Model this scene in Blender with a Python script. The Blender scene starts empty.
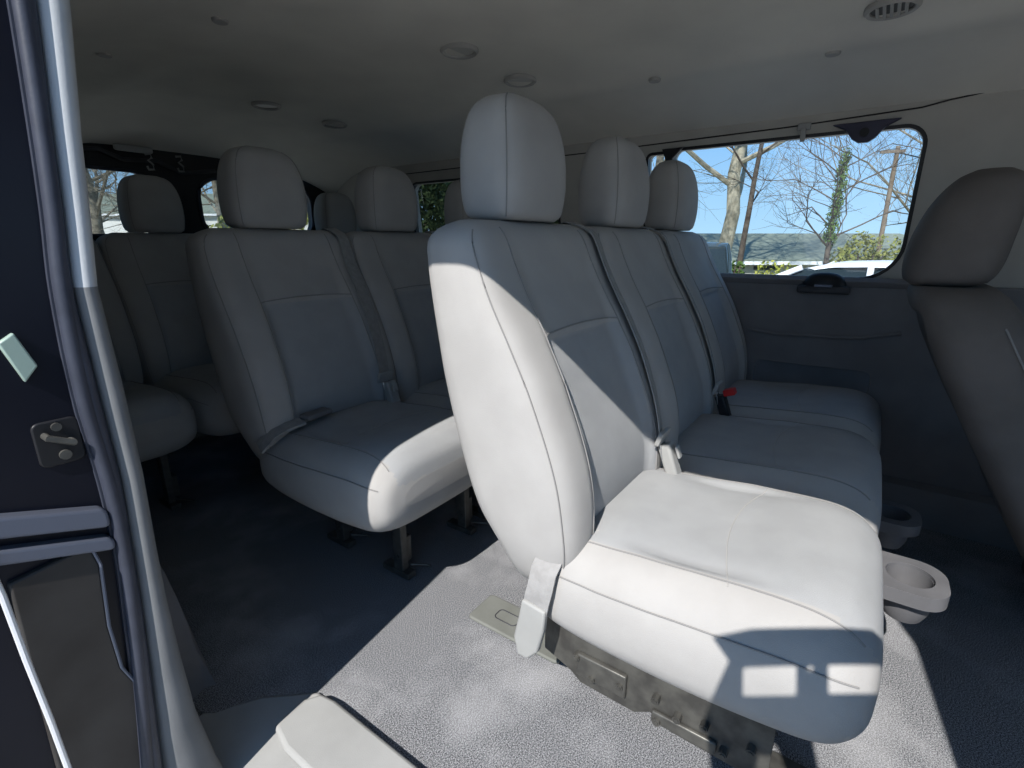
import bpy, bmesh, math, random
from mathutils import Vector, Matrix, noise
from mathutils.geometry import tessellate_polygon
random.seed(7)
C = bpy.context.scene.collection
PI = math.pi

# ------------------------------------------------------------------ materials
def mat(name, col, rough=.8, metal=0., spec=.3):
    m = bpy.data.materials.new(name); m.use_nodes = True
    b = m.node_tree.nodes['Principled BSDF']
    b.inputs['Base Color'].default_value = (*col, 1)
    b.inputs['Roughness'].default_value = rough
    b.inputs['Metallic'].default_value = metal
    b.inputs['Specular IOR Level'].default_value = spec
    return m

def textured(name, c1, c2, scale=30., rough=.9, bump=.2, bscale=400., metal=0., spec=.2, detail=4., lo=.35, hi=.65, bdist=.002, coat=0.):
    m = mat(name, c1, rough, metal, spec)
    nt = m.node_tree; b = nt.nodes['Principled BSDF']
    tc = nt.nodes.new('ShaderNodeTexCoord')
    n = nt.nodes.new('ShaderNodeTexNoise'); n.inputs['Scale'].default_value = scale; n.inputs['Detail'].default_value = detail
    r = nt.nodes.new('ShaderNodeValToRGB')
    r.color_ramp.elements[0].position = lo; r.color_ramp.elements[0].color = (*c1, 1)
    r.color_ramp.elements[1].position = hi; r.color_ramp.elements[1].color = (*c2, 1)
    nt.links.new(tc.outputs['Object'], n.inputs['Vector'])
    nt.links.new(n.outputs['Fac'], r.inputs['Fac']); nt.links.new(r.outputs['Color'], b.inputs['Base Color'])
    if bump:
        n2 = nt.nodes.new('ShaderNodeTexNoise'); n2.inputs['Scale'].default_value = bscale; n2.inputs['Detail'].default_value = 2
        bm_ = nt.nodes.new('ShaderNodeBump'); bm_.inputs['Strength'].default_value = bump; bm_.inputs['Distance'].default_value = bdist
        nt.links.new(tc.outputs['Object'], n2.inputs['Vector'])
        nt.links.new(n2.outputs['Fac'], bm_.inputs['Height']); nt.links.new(bm_.outputs['Normal'], b.inputs['Normal'])
    return m

def glass_mat(name, tint, gloss=.06):
    m = bpy.data.materials.new(name); m.use_nodes = True; nt = m.node_tree
    for n in list(nt.nodes):
        if n.type != 'OUTPUT_MATERIAL': nt.nodes.remove(n)
    out = nt.nodes['Material Output']
    t = nt.nodes.new('ShaderNodeBsdfTransparent'); t.inputs[0].default_value = (*tint, 1)
    g = nt.nodes.new('ShaderNodeBsdfGlossy'); g.inputs['Roughness'].default_value = .02
    g.inputs['Color'].default_value = (.9, .95, 1, 1)
    mx = nt.nodes.new('ShaderNodeMixShader'); mx.inputs[0].default_value = gloss
    nt.links.new(t.outputs[0], mx.inputs[1]); nt.links.new(g.outputs[0], mx.inputs[2]); nt.links.new(mx.outputs[0], out.inputs[0])
    return m

FAB = textured('seat_fabric', (.352, .342, .330), (.376, .366, .354), 14, .95, .35, 900, bdist=.0012)
INS = textured('insert_fabric', (.318, .323, .328), (.342, .347, .352), 18, .95, .5, 1300, bdist=.0015)
VIN = textured('driver_vinyl', (.12, .108, .10), (.145, .13, .122), 12, .8, .2, 500)
SEAM = mat('seam_thread', (.24, .235, .23), .9)
WEB = textured('belt_webbing', (.27, .265, .26), (.32, .315, .31), 60, .85, .5, 800)
PLG = textured('grey_plastic', (.30, .30, .29), (.34, .34, .33), 10, .55, .15, 500)
PLD = textured('charcoal_plastic', (.045, .045, .05), (.065, .065, .07), 10, .6, .2, 500)
BLK = mat('black_plastic', (.014, .014, .016), .45)
TRIM = textured('interior_trim', (.38, .365, .335), (.42, .405, .37), 8, .75, .15, 600)
LOW = textured('lower_trim', (.15, .146, .15), (.18, .175, .18), 8, .7, .2, 500)
HEAD = textured('headliner', (.64, .615, .56), (.70, .675, .61), 5, .98, .4, 900)
STEEL = textured('dark_steel', (.075, .073, .068), (.13, .127, .115), 30, .45, .1, 300, metal=.5)
CHROME = mat('chrome', (.7, .7, .7), .25, 1.)
RED = mat('red_button', (.5, .02, .02), .4)
NAVY = textured('navy_paint', (.005, .006, .012), (.007, .008, .015), 6, .3, .0, spec=.25)
RUB = textured('rubber_seal', (.03, .034, .05), (.04, .045, .065), 30, .5, .1, 300, spec=.45)
GLS = glass_mat('window_glass', (.90, .94, .94))
REARG = glass_mat('rear_glass', (.58, .62, .62))
PRIV = glass_mat('privacy_glass', (.42, .45, .44))
SILV = mat('brushed_rail', (.14, .155, .20), .45, .4)
BAND = mat('window_band', (.012, .012, .014), .4)
LENS = mat('lamp_lens', (.42, .41, .38), .35)
BARK = textured('bark', (.13, .115, .09), (.30, .27, .21), 6, .95, .5, 20, bdist=.02)
BARKP = textured('pale_bark', (.22, .20, .15), (.40, .37, .29), 5, .95, .5, 20, bdist=.02)
BARKD = textured('dark_bark', (.05, .04, .035), (.12, .10, .08), 6, .95, .5, 20, bdist=.02)
LEAF = textured('ivy_leaves', (.05, .10, .02), (.12, .19, .05), 20, .7, 0)
LEAFO = textured('olive_leaves', (.12, .15, .03), (.28, .28, .08), 9, .7, 0)
LEAFD = textured('evergreen_leaves', (.012, .025, .008), (.05, .075, .03), 5, .8, 0)
ROOF = textured('shingles', (.16, .185, .15), (.22, .25, .20), 3, .95, .3, 12, bdist=.02)
WALLP = textured('pale_siding', (.42, .41, .37), (.5, .49, .45), 2, .9, 0)
WHITE = mat('white_paint', (.80, .82, .85), .25, 0, .5)
CARD = mat('dark_car_paint', (.03, .045, .05), .2, 0, .6)
CGL = mat('car_glass', (.02, .03, .035), .12, 0, .25)
TYRE = mat('tyre', (.02, .02, .02), .9)
WOOD = textured('pole_wood', (.13, .10, .075), (.20, .16, .12), 8, .9, .3, 40)
SKIN = textured('skin', (.45, .28, .21), (.5, .32, .24), 20, .6, .1, 200)
CLOTH = textured('shirt', (.08, .10, .16), (.10, .12, .19), 10, .95, .2, 400)

def floor_mat():
    m = mat('floor_carpet', (.02, .02, .02), .95, 0, .25); nt = m.node_tree; b = nt.nodes['Principled BSDF']
    tc = nt.nodes.new('ShaderNodeTexCoord')
    def noise_(sc, det=2., rough=.5):
        n = nt.nodes.new('ShaderNodeTexNoise'); n.inputs['Scale'].default_value = sc; n.inputs['Detail'].default_value = det
        n.inputs['Roughness'].default_value = rough
        nt.links.new(tc.outputs['Object'], n.inputs['Vector']); return n
    def ramp(n, a, ca, b_, cb):
        r = nt.nodes.new('ShaderNodeValToRGB'); e = r.color_ramp.elements
        e[0].position = a; e[0].color = (*ca, 1); e[1].position = b_; e[1].color = (*cb, 1)
        nt.links.new(n.outputs['Fac'], r.inputs['Fac']); return r
    sp = ramp(noise_(420, 3, .8), .43, (.045, .047, .052), .60, (.36, .365, .38))
    du = ramp(noise_(3.2, 6, .6), .50, (0, 0, 0), .75, (.5, .5, .5))
    mx = nt.nodes.new('ShaderNodeMix'); mx.data_type = 'RGBA'
    mx.inputs['B'].default_value = (.52, .52, .53, 1)
    nt.links.new(du.outputs['Color'], mx.inputs['Factor']); nt.links.new(sp.outputs['Color'], mx.inputs['A'])
    nt.links.new(mx.outputs['Result'], b.inputs['Base Color'])
    n2 = noise_(500, 2)
    bp = nt.nodes.new('ShaderNodeBump'); bp.inputs['Strength'].default_value = .5; bp.inputs['Distance'].default_value = .002
    nt.links.new(n2.outputs['Fac'], bp.inputs['Height']); nt.links.new(bp.outputs['Normal'], b.inputs['Normal'])
    return m
FLOOR = floor_mat()

# ------------------------------------------------------------------ helpers
def tag(o, label=None, cat=None, group=None, kind=None):
    if label: o['label'] = label
    if cat: o['category'] = cat
    if group: o['group'] = group
    if kind: o['kind'] = kind
    return o

def empty(name, loc=(0, 0, 0), rz=0.):
    o = bpy.data.objects.new(name, None); C.objects.link(o); o.empty_display_size = .1
    o.location = loc; o.rotation_euler = (0, 0, rz); return o

def obj(name, bm, m, parent=None, smooth=True, bevel=0., sub=0, loc=None, autosm=None):
    bmesh.ops.recalc_face_normals(bm, faces=bm.faces)
    me = bpy.data.meshes.new(name); bm.to_mesh(me); bm.free()
    for k in (m if isinstance(m, (list, tuple)) else [m]): me.materials.append(k)
    if smooth:
        for p in me.polygons: p.use_smooth = True
        if autosm is None: autosm = 40
        me.set_sharp_from_angle(angle=math.radians(autosm))
    o = bpy.data.objects.new(name, me); C.objects.link(o)
    if parent: o.parent = parent
    if loc: o.location = loc
    if bevel:
        b = o.modifiers.new('bevel', 'BEVEL'); b.width = bevel; b.segments = 3; b.limit_method = 'ANGLE'; b.angle_limit = math.radians(40)
    if sub:
        s = o.modifiers.new('sub', 'SUBSURF'); s.levels = sub; s.render_levels = sub
    return o

def struct(name, bm, m, **k):
    o = obj(name, bm, m, **k); o['kind'] = 'structure'; return o

def box(bm, c, s, rot=None):
    M = Matrix.Translation(c)
    if rot is not None: M = M @ rot.to_4x4()
    M = M @ Matrix.Diagonal((s[0], s[1], s[2], 1))
    return bmesh.ops.create_cube(bm, size=1, matrix=M)['verts']

def cyl(bm, p, q, r, n=20, r2=None):
    p = Vector(p); q = Vector(q); d = q - p
    M = Matrix.Translation((p + q) / 2) @ d.to_track_quat('Z', 'Y').to_matrix().to_4x4()
    return bmesh.ops.create_cone(bm, cap_ends=True, segments=n, radius1=r, radius2=r if r2 is None else r2, depth=d.length, matrix=M)['verts']

def tube(bm, pts, r, n=8, closed=False):
    pts = [Vector(p) for p in pts]; rings = []; N = len(pts)
    for i, p in enumerate(pts):
        a = pts[i - 1] if (i > 0 or closed) else p
        b = pts[(i + 1) % N] if (i < N - 1 or closed) else p
        t = (b - a).normalized()
        ref = Vector((0, 0, 1)) if abs(t.z) < .9 else Vector((1, 0, 0))
        u = t.cross(ref).normalized(); v = t.cross(u).normalized()
        rr = r[i] if isinstance(r, (list, tuple)) else r
        rings.append([bm.verts.new(p + u * rr * math.cos(2 * PI * k / n) + v * rr * math.sin(2 * PI * k / n)) for k in range(n)])
    L = N if closed else N - 1
    for i in range(L):
        A, B = rings[i], rings[(i + 1) % N]
        for k in range(n):
            bm.faces.new((A[k], A[(k + 1) % n], B[(k + 1) % n], B[k]))
    if not closed:
        bm.faces.new(rings[0]); bm.faces.new(rings[-1])

def ribbon(bm, pts, w, th, wdir):
    """flat strap: rectangular section w along wdir, th along the normal"""
    pts = [Vector(p) for p in pts]; rings = []
    for i, p in enumerate(pts):
        a = pts[max(i - 1, 0)]; b = pts[min(i + 1, len(pts) - 1)]
        t = (b - a).normalized(); wd = Vector(wdir); wd = (wd - t * wd.dot(t)).normalized(); n = t.cross(wd)
        rings.append([bm.verts.new(p + wd * sx * w / 2 + n * sy * th / 2) for sx, sy in ((-1, -1), (1, -1), (1, 1), (-1, 1))])
    for i in range(len(pts) - 1):
        for k in range(4):
            bm.faces.new((rings[i][k], rings[i][(k + 1) % 4], rings[i + 1][(k + 1) % 4], rings[i + 1][k]))
    bm.faces.new(rings[0]); bm.faces.new(rings[-1])

def loft(bm, rings, cap=True, matf=None):
    R = [[bm.verts.new(p) for p in ring] for ring in rings]; n = len(R[0])
    for i in range(len(R) - 1):
        for k in range(n):
            f = bm.faces.new((R[i][k], R[i][(k + 1) % n], R[i + 1][(k + 1) % n], R[i + 1][k]))
            if matf: f.material_index = matf(f.calc_center_median())
    if cap:
        for r in (R[0], R[-1]):
            c = bm.verts.new(sum((v.co for v in r), Vector()) / n)
            for k in range(n): bm.faces.new((r[k], r[(k + 1) % n], c))
    return R

def interp(tab, t):
    """smooth (Catmull) interpolation of a table [(t, v...)]"""
    if t <= tab[0][0]: return tab[0][1:]
    if t >= tab[-1][0]: return tab[-1][1:]
    for i in range(len(tab) - 1):
        if tab[i][0] <= t <= tab[i + 1][0]:
            a = tab[i]; b = tab[i + 1]; p = tab[max(i - 1, 0)]; n = tab[min(i + 2, len(tab) - 1)]
            h = b[0] - a[0]; s = (t - a[0]) / h; out = []
            for k in range(1, len(a)):
                m0 = (b[k] - p[k]) / (b[0] - p[0]) * h; m1 = (n[k] - a[k]) / (n[0] - a[0]) * h
                out.append((2*s**3-3*s*s+1)*a[k] + (s**3-2*s*s+s)*m0 + (-2*s**3+3*s*s)*b[k] + (s**3-s*s)*m1)
            return tuple(out)

def prism(bm, pts2, a, b, f):
    """closed outline extruded between a and b; f(u, v, w) -> 3D"""
    A = [bm.verts.new(f(u, v, a)) for u, v in pts2]; B = [bm.verts.new(f(u, v, b)) for u, v in pts2]; n = len(A)
    for k in range(n): bm.faces.new((A[k], A[(k + 1) % n], B[(k + 1) % n], B[k]))
    bm.faces.new(A); bm.faces.new(B[::-1])

def rrect(x0, x1, z0, z1, r, n=8):
    """r: one radius or four (x0z0, x1z0, x1z1, x0z1)"""
    if not isinstance(r, (list, tuple)): r = (r,) * 4
    out = []
    for (cx, cz, a0, rr) in ((x0 + r[0], z0 + r[0], PI, r[0]), (x1 - r[1], z0 + r[1], 1.5 * PI, r[1]), (x1 - r[2], z1 - r[2], 0, r[2]), (x0 + r[3], z1 - r[3], .5 * PI, r[3])):
        for k in range(n + 1):
            a = a0 + .5 * PI * k / n; out.append((cx + rr * math.cos(a), cz + rr * math.sin(a)))
    return out

def holed(bm, outer, holes, f, depth):
    """flat sheet with holes and real thickness; f(u, v, w)"""
    loops = [outer] + holes
    polys = [[Vector((p[0], p[1], 0)) for p in l] for l in loops]
    flat = [p for l in loops for p in l]
    tris = tessellate_polygon(polys)
    for w in (0, depth):
        vs = [bm.verts.new(f(p[0], p[1], w)) for p in flat]
        for t in tris:
            try: bm.faces.new([vs[i] for i in t])
            except ValueError: pass
        if w == 0: V0 = vs
        else: V1 = vs
    i0 = 0
    for l in loops:
        n = len(l)
        for k in range(n):
            a, b = i0 + k, i0 + (k + 1) % n
            bm.faces.new((V0[a], V0[b], V1[b], V1[a]))
        i0 += n

# ------------------------------------------------------------------ camera (the phone's lens)
CAMZ = .87
F_, PT, YW, RL = 503., math.radians(15.67), math.radians(35.08), math.radians(.1)
fw = Vector((math.cos(YW) * math.cos(PT), math.sin(YW) * math.cos(PT), -math.sin(PT)))
rt = Vector((math.sin(YW), -math.cos(YW), 0)); up = rt.cross(fw)
cam = bpy.data.cameras.new('camera'); co = bpy.data.objects.new('camera', cam); C.objects.link(co)
cam.sensor_width = 36; cam.lens = F_ / 1024 * 36; cam.clip_start = .01; cam.clip_end = 500
R3 = Matrix((rt, up, -fw)).transposed()
co.matrix_world = Matrix.Translation((0, 0, CAMZ)) @ R3.to_4x4()
bpy.context.scene.camera = co
def far(u, d):
    """ground direction of picture column u at depth d (used to lay out the street)"""
    a = (u - 512) / F_
    h = Vector((math.cos(YW), math.sin(YW), 0)) * d + Vector((rt.x, rt.y, 0)) * (a * d * math.cos(PT))
    return h.x, h.y
GZ = -.70

# ------------------------------------------------------------------ seats
# local frame of a seat place: x across, y rearwards, z up from the van floor, y = 0 at the head restraint
BP = [  # z, front y, rear y, half width
    (.285, -.200, -.150, .175), (.31, -.222, -.125, .200), (.36, -.252, -.098, .219), (.424, -.260, -.055, .229),
    (.523, -.246, -.020, .233), (.642, -.200, .010, .234), (.72, -.158, .022, .234), (.786, -.118, .032, .232),
    (.84, -.090, .040, .228), (.875, -.074, .042, .221), (.895, -.058, .030, .200), (.907, -.034, .012, .165)]
def back_front(x, z):
    f, r, w = interp(BP, z)
    return f + sculpt(x, z, w, f, r)
def sculpt(x, z, w, f, r):
    a = abs(x) / w; d = 0
    if .3 < z < .9:
        k = min(1, (z - .3) / .08, (.9 - z) / .1)
        a2 = abs(x)
        ins = max(0, min(1, (.152 - .03 * (z - .4) - a2) / .022))
        d += ins * .020 * k * (.4 + .6 * min(1, max(0, (.78 - z) / .15)))
        if z < .72: d += ins * .008 * min(1, (.72 - z) / .012)
        d -= .010 * k * math.exp(-((z - .45) / .09) ** 2) * ins
    return d
def make_back(parent, m=(FAB, INS)):
    bm = bmesh.new(); rings = []
    zs = [BP[0][0] + (BP[-1][0] - BP[0][0]) * (i / 84) for i in range(85)]
    NX = 52
    for z in zs:
        f, r, w = interp(BP, z); ring = []; cy = (f + r) / 2; h = (r - f) / 2
        for k in range(NX):                        # front, left to right
            s = math.sin((k / (NX - 1) - .5) * PI); x = w * s
            e = (1 - abs(s) ** 12.0) ** (1 / 3.5) if abs(s) < 1 else 0
            ring.append(Vector((x, cy - h * e + sculpt(x, z, w, f, r) * (1 if e > .3 else 0), z)))
        for k in range(1, NX // 2 - 1):
            s = math.sin((.5 - k / (NX // 2 - 1)) * PI); x = w * s
            e = (1 - abs(s) ** 12) ** (1 / 3.5)
            ring.append(Vector((x, cy + h * e, z)))
        rings.append(ring)
    def mf(c): return 1 if (abs(c.x) < .150 - .03 * (c.z - .4) and .35 < c.z < .715 and c.y < interp(BP, c.z)[0] + .05) else 0
    loft(bm, rings, matf=mf)
    o = obj('backrest', bm, list(m), parent, autosm=180)
    # seams
    bm = bmesh.new()
    for s in (-1, 1):
        pts = []
        for i in range(60):
            z = .33 + .565 * i / 59; f, r, w = interp(BP, z); x = s * (.150 - .03 * (z - .4))
            pass
            pts.append((x, back_front(x, z) - .0004, z))
        tube(bm, pts, .0013, 5); obj('backrest_seam', bm, SEAM, o); bm = bmesh.new()
        pts = []
        for i in range(60):                        # side seam
            z = .325 + .565 * i / 59; f, r, w = interp(BP, z); q = .95; x = s * w * q
            e = (1 - q ** 12) ** (1 / 3.5); cy = (f + r) / 2; h = (r - f) / 2
            pts.append((x + s * .0012, cy - h * e - .0002, z))
        tube(bm, pts, .0013, 5); obj('backrest_seam', bm, SEAM, o); bm = bmesh.new()
    pts = []
    for i in range(31):
        x = -.14 + .28 * i / 30; z = .722 + .006 * math.cos(x / .14 * PI / 2)
        pts.append((x, back_front(x, z) - .0004, z))
    tube(bm, pts, .0016, 5)
    obj('backrest_seam', bm, SEAM, o)
    return o

CT = [  # y, top z (centre), bottom z (centre), half width
    (-.660, .358, .302, .150), (-.654, .388, .272, .185), (-.638, .410, .246, .206), (-.61, .427, .228, .220), (-.56, .434, .219, .226),
    (-.45, .430, .212, .229), (-.33, .418, .215, .229), (-.24, .412, .222, .226), (-.19, .40, .235, .218), (-.165, .375, .255, .20)]
def cush_pt(q, y, top=True):
    """q in -1..1 across"""
    t, b, w = interp(CT, y); cz = .5 * (t + b) - .012; 
    e = (1 - min(1, abs(q)) ** 4.2) ** (1 / (2.5 if top else 2.9))
    x = w * q
    if top:
        z = cz + (t - cz) * e
        ins = max(0, min(1, (.165 - abs(x)) / .02)) * max(0, min(1, (y + .62) / .03)) * max(0, min(1, (-.21 - y) / .02))
        z -= .007 * ins
        z += .006 * math.sin(y * 21 + 1.0) * ins
        # soft wrinkles
        z += .0022 * noise.noise(Vector((x * 9, y * 14, 3.1)))
    else: z = cz - (cz - b) * e
    return Vector((x, y, z))
def make_cushion(parent, m=(FAB, INS)):
    bm = bmesh.new(); rings = []; NX = 54
    ys = [-.660 + .495 * (.5 - .5 * math.cos(PI * i / 70)) for i in range(71)]
    for y in ys:
        ring = [cush_pt(math.sin((k / (NX - 1) - .5) * PI), y) for k in range(NX)]
        ring += [cush_pt(math.sin((.5 - k / (NX // 2 - 1)) * PI), y, False) for k in range(1, NX // 2 - 1)]
        rings.append(ring)
    loft(bm, rings, matf=lambda c: 1 if (abs(c.x) < .163 and -.66 < c.y < -.2 and c.z > .36) else 0)
    o = obj('seat_cushion', bm, list(m), parent, autosm=180)
    bm = bmesh.new()
    for s in (-1, 1):
        pts = []
        for i in range(50):
            y = -.635 + .43 * i / 49; t, b, w = interp(CT, y)
            pts.append(cush_pt(s * .168 / w, y) + Vector((0, 0, .0006)))
        tube(bm, pts, .0014, 5); obj('cushion_seam', bm, SEAM, o); bm = bmesh.new()
        pts = [cush_pt(s * .965, -.635 + .445 * i / 49) + Vector((s * .0005, 0, .001)) for i in range(50)]
        tube(bm, pts, .0014, 5); obj('cushion_seam', bm, SEAM, o); bm = bmesh.new()
    pts = [cush_pt((-.168 + .336 * i / 30) / .22, -.475 + .03 * math.cos((i / 15 - 1) * PI / 2)) + Vector((0, 0, .0005)) for i in range(31)]
    tube(bm, pts, .0009, 5)
    obj('cushion_seam', bm, FAB, o)
    return o

HT = [  # z, half width, front y, rear y
    (.905, .090, -.052, .045), (.911, .100, -.060, .054), (.93, .106, -.066, .062), (.97, .110, -.070, .065), (1.02, .108, -.068, .064),
    (1.06, .100, -.060, .058), (1.09, .086, -.048, .048), (1.106, .066, -.034, .034), (1.114, .040, -.020, .020)]
def make_headrest(parent, m=FAB):
    bm = bmesh.new(); rings = []; n = 48
    for i in range(40):
        t = i / 39; z = .905 + .209 * (1 - (1 - t) ** 1.6); w, f, r = interp(HT, z); cy = (f + r) / 2; h = (r - f) / 2
        ring = []
        for k in range(n):
            a = 2 * PI * k / n; c, s = math.cos(a), math.sin(a)
            ring.append(Vector((w * math.copysign(abs(c) ** .5, c), cy + h * math.copysign(abs(s) ** .62, s), z)))
        rings.append(ring)
    loft(bm, rings)
    o = obj('headrest', bm, m, parent, autosm=180)
    bm = bmesh.new()
    for s in (-1, 1):                              # seam up the side of the face
        pts = []
        for i in range(30):
            z = .91 + .198 * i / 29; w, f, r = interp(HT, z); cy = (f + r) / 2; h = (r - f) / 2
            a = math.radians(-38); c, sn = math.cos(a), math.sin(a)
            pts.append((s * w * abs(c) ** .5 * 1.004, cy - h * abs(sn) ** .62 * 1.006, z))
        tube(bm, pts, .0012, 5); obj('headrest_seam', bm, SEAM, o); bm = bmesh.new()
    for s in (-1, 1):
        cyl(bm, (s * .055, -.005, .86), (s * .055, -.005, .92), .006, 12); obj('headrest_post', bm, CHROME, o); bm = bmesh.new()
    return o

def make_leg(parent, x, y, top=.2):
    bm = bmesh.new()
    box(bm, (x, y, top / 2 + .02), (.022, .035, top)); box(bm, (x, y + .01, .012), (.03, .10, .018))
    box(bm, (x + .018, y + .012, .075), (.022, .05, .075))
    l = obj('leg', bm, STEEL, parent, bevel=.003, smooth=False)
    bm = bmesh.new()
    for z in (.06, .15, .19): cyl(bm, (x - .014, y, z), (x - .010, y, z), .006, 10); obj('bolt', bm, STEEL, l); bm = bmesh.new()
    tube(bm, [(x + .015, y - .02, .03), (x + .045, y - .045, .022), (x + .05, y - .06, .022)], .003, 8)
    obj('latch_lever', bm, STEEL, l)

def belt_path(x, n=40, ztop=.895, zbot=.43, off=.006):
    pts = [(x, .03, .900), (x, -.03, .914)]
    for i in range(n):
        z = ztop - (ztop - zbot) * i / (n - 1); pts.append((x + .0 * i, interp(BP, z)[0] - off + .028, z))
    return pts

def make_belt(parent, x0, x1, red=False, shade=PLG):
    """webbing down the seam between two places, tongue and stalk buckle"""
    bm = bmesh.new(); pts = []
    n = 40
    for i in range(n + 1):
        z = .90 - .42 * i / n; x = x0 + (x1 - x0) * (i / n)
        pts.append((x, interp(BP, z)[0] - .005 - .004 * math.sin(i / n * PI), z))
    pts = [(x0, .04, .893), (x0, -.01, .914)] + pts
    ribbon(bm, pts, .047, .0022, (1, .25, 0))
    w = obj('seat_belt', bm, WEB, parent)
    x, y, z = pts[-1]
    bm = bmesh.new(); prism(bm, rrect(-.027, .027, -.016, .016, .006, 4), 0, .010, lambda u, v, k: Vector((x + u, y - .010 + k - v * .3, z + v)))
    obj('belt_tongue', bm, shade, w, bevel=.002)
    bm = bmesh.new(); tube(bm, [(x - .012, y - .006, z - .014), (x - .010, y - .012, z - .045), (x + .010, y - .012, z - .045), (x + .012, y - .006, z - .014)], .0022, 8)
    obj('tongue_plate', bm, CHROME, w)
    bm = bmesh.new()
    by, bz = -.285, .425
    Rm = Matrix.Rotation(-.35, 3, 'X')
    box(bm, (x + .005, by, bz), (.034, .026, .085 if not red else .07), Rm)
    b = obj('belt_buckle', bm, shade if not red else BLK, parent, bevel=.006)
    bm = bmesh.new()
    if red: box(bm, (x + .005, by - .012, bz + .046), (.030, .030, .018), Rm)
    else: box(bm, (x + .005, by - .014, bz + .028), (.018, .006, .028), Rm)
    obj('release_button', bm, RED if red else PLG, b, bevel=.003)

def side_anchor(parent, xs):
    """strap end folded over the outer lower corner and its moulded cover"""
    bm = bmesh.new()
    ribbon(bm, [(xs + .040, -.215, .372), (xs + .012, -.214, .376), (xs - .006, -.214, .362), (xs - .012, -.212, .335), (xs - .014, -.208, .315), (xs - .014, -.204, .292)], .045, .004, (0, 1, .12))
    w = obj('lap_belt_end', bm, WEB, parent)
    bm = bmesh.new()
    prism(bm, [(-.024, .300), (.022, .305), (.022, .270), (.024, .225), (.010, .190), (-.012, .192), (-.026, .215), (-.028, .26)], xs - .022, xs - .008,
          lambda u, v, k: Vector((k, -.203 + u + (v - .30) * -.18, v)))
    obj('anchor_cover', bm, PLG, parent, bevel=.004)
    bm = bmesh.new(); tube(bm, [(xs + .045, -.225, .405), (xs + .062, -.245, .410), (xs + .072, -.255, .395), (xs + .09, -.262, .405)], .003, 8)
    obj('elastic_loop', bm, PLG, parent)

def side_frame(parent, x):
    bm = bmesh.new()
    prism(bm, [(-.185, .27), (-.185, .155), (-.24, .135), (-.26, .12), (-.36, .118), (-.385, .135), (-.42, .118), (-.545, .115), (-.56, .14), (-.56, .235)], x - .003, x + .003,
          lambda u, v, k: Vector((k, u, v)))
    f = obj('side_frame', bm, STEEL, parent, smooth=False, bevel=.0015)
    bm = bmesh.new()
    box(bm, (x - .007, -.30, .165), (.010, .09, .045)); box(bm, (x - .007, -.44, .138), (.008, .10, .022))
    obj('bracket', bm, STEEL, f, bevel=.003)
    bm = bmesh.new()
    for y, z in ((-.255, .18), (-.285, .15), (-.335, .165), (-.395, .175), (-.43, .16), (-.47, .17), (-.50, .14), (-.535, .17), (-.40, .135)):
        cyl(bm, (x - .016, y, z), (x - .002, y, z), .0065, 8); cyl(bm, (x - .018, y, z), (x - .016, y, z), .004, 8); obj('bolt', bm, STEEL, f); bm = bmesh.new()

def under_frame(parent, x0, x1):
    bm = bmesh.new()
    cyl(bm, (x0, -.50, .228), (x1, -.50, .228), .014, 12); obj('cross_tube', bm, STEEL, parent); bm = bmesh.new(); cyl(bm, (x0, -.24, .23), (x1, -.24, .23), .014, 12)
    obj('cross_tube', bm, STEEL, parent)

CUP = textured('cup_plastic', (.10, .10, .106), (.13, .13, .137), 12, .5, .1, 400)
def cup_holder(parent, x, y, z):
    m = CUP
    # a moulded slab, rounded at the free end, with a round well
    outer = rrect(-.085, .06, -.062, .062, (.045, .012, .012, .045), 8)
    well = [(.036 * math.cos(2 * PI * k / 32) - .03, .038 * math.sin(2 * PI * k / 32)) for k in range(32)]
    bm = bmesh.new()
    holed(bm, outer, [well], lambda u, v, w: Vector((x + v, y + u, z + w)), -.026)
    h = obj('cup_holder', bm, m, parent, bevel=.004)
    bm = bmesh.new(); rings = []
    for (r, dz) in ((.0345, -.006), (.0385, -.008), (.040, -.03), (.037, -.062), (.030, -.078), (.001, -.078), (.001, -.070), (.027, -.070), (.032, -.05), (.0345, -.006)):
        rings.append([Vector((x + r * 1.1 * math.sin(2 * PI * k / 32), y - .03 + r * math.cos(2 * PI * k / 32), z + dz)) for k in range(32)])
    loft(bm, rings, cap=False)
    obj('cup_well', bm, m, h)
    bm = bmesh.new(); box(bm, (x + .01, y + .085, z - .03), (.04, .07, .02))
    obj('mounting_arm', bm, STEEL, h, bevel=.003)

def seat_bench(name, centres, y, rz=0.):
    x0 = centres[0]
    r = empty(name, (x0, y, 0))
    for cx in centres:
        bk = make_back(r); cu = make_cushion(r); hr = make_headrest(r)
        for o in (bk, cu, hr): o.location.x = cx - x0
        hr.location.x -= .008; hr.location.z = .004
    return r

YA, YB, YC = .572, 1.425, 2.34
P1, P2, P3 = .83, 1.275, 1.72

def single_seat(y):
    r = seat_bench('van_seat', [P1], y)
    under_frame(r, -.17, .20)
    side_frame(r, -.172)
    side_anchor(r, -.226)
    make_belt(r, .190, .155)
    make_leg(r, -.035, -.50); make_leg(r, .225, -.50); make_leg(r, -.035, -.25); make_leg(r, .225, -.25)
    return r
sA = single_seat(YA)
cup_holder(sA, .215, -.680, .297)
tag(sA, 'large grey fabric single seat nearest the open door, sunlit cushion with dark shadow', 'seat')

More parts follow.
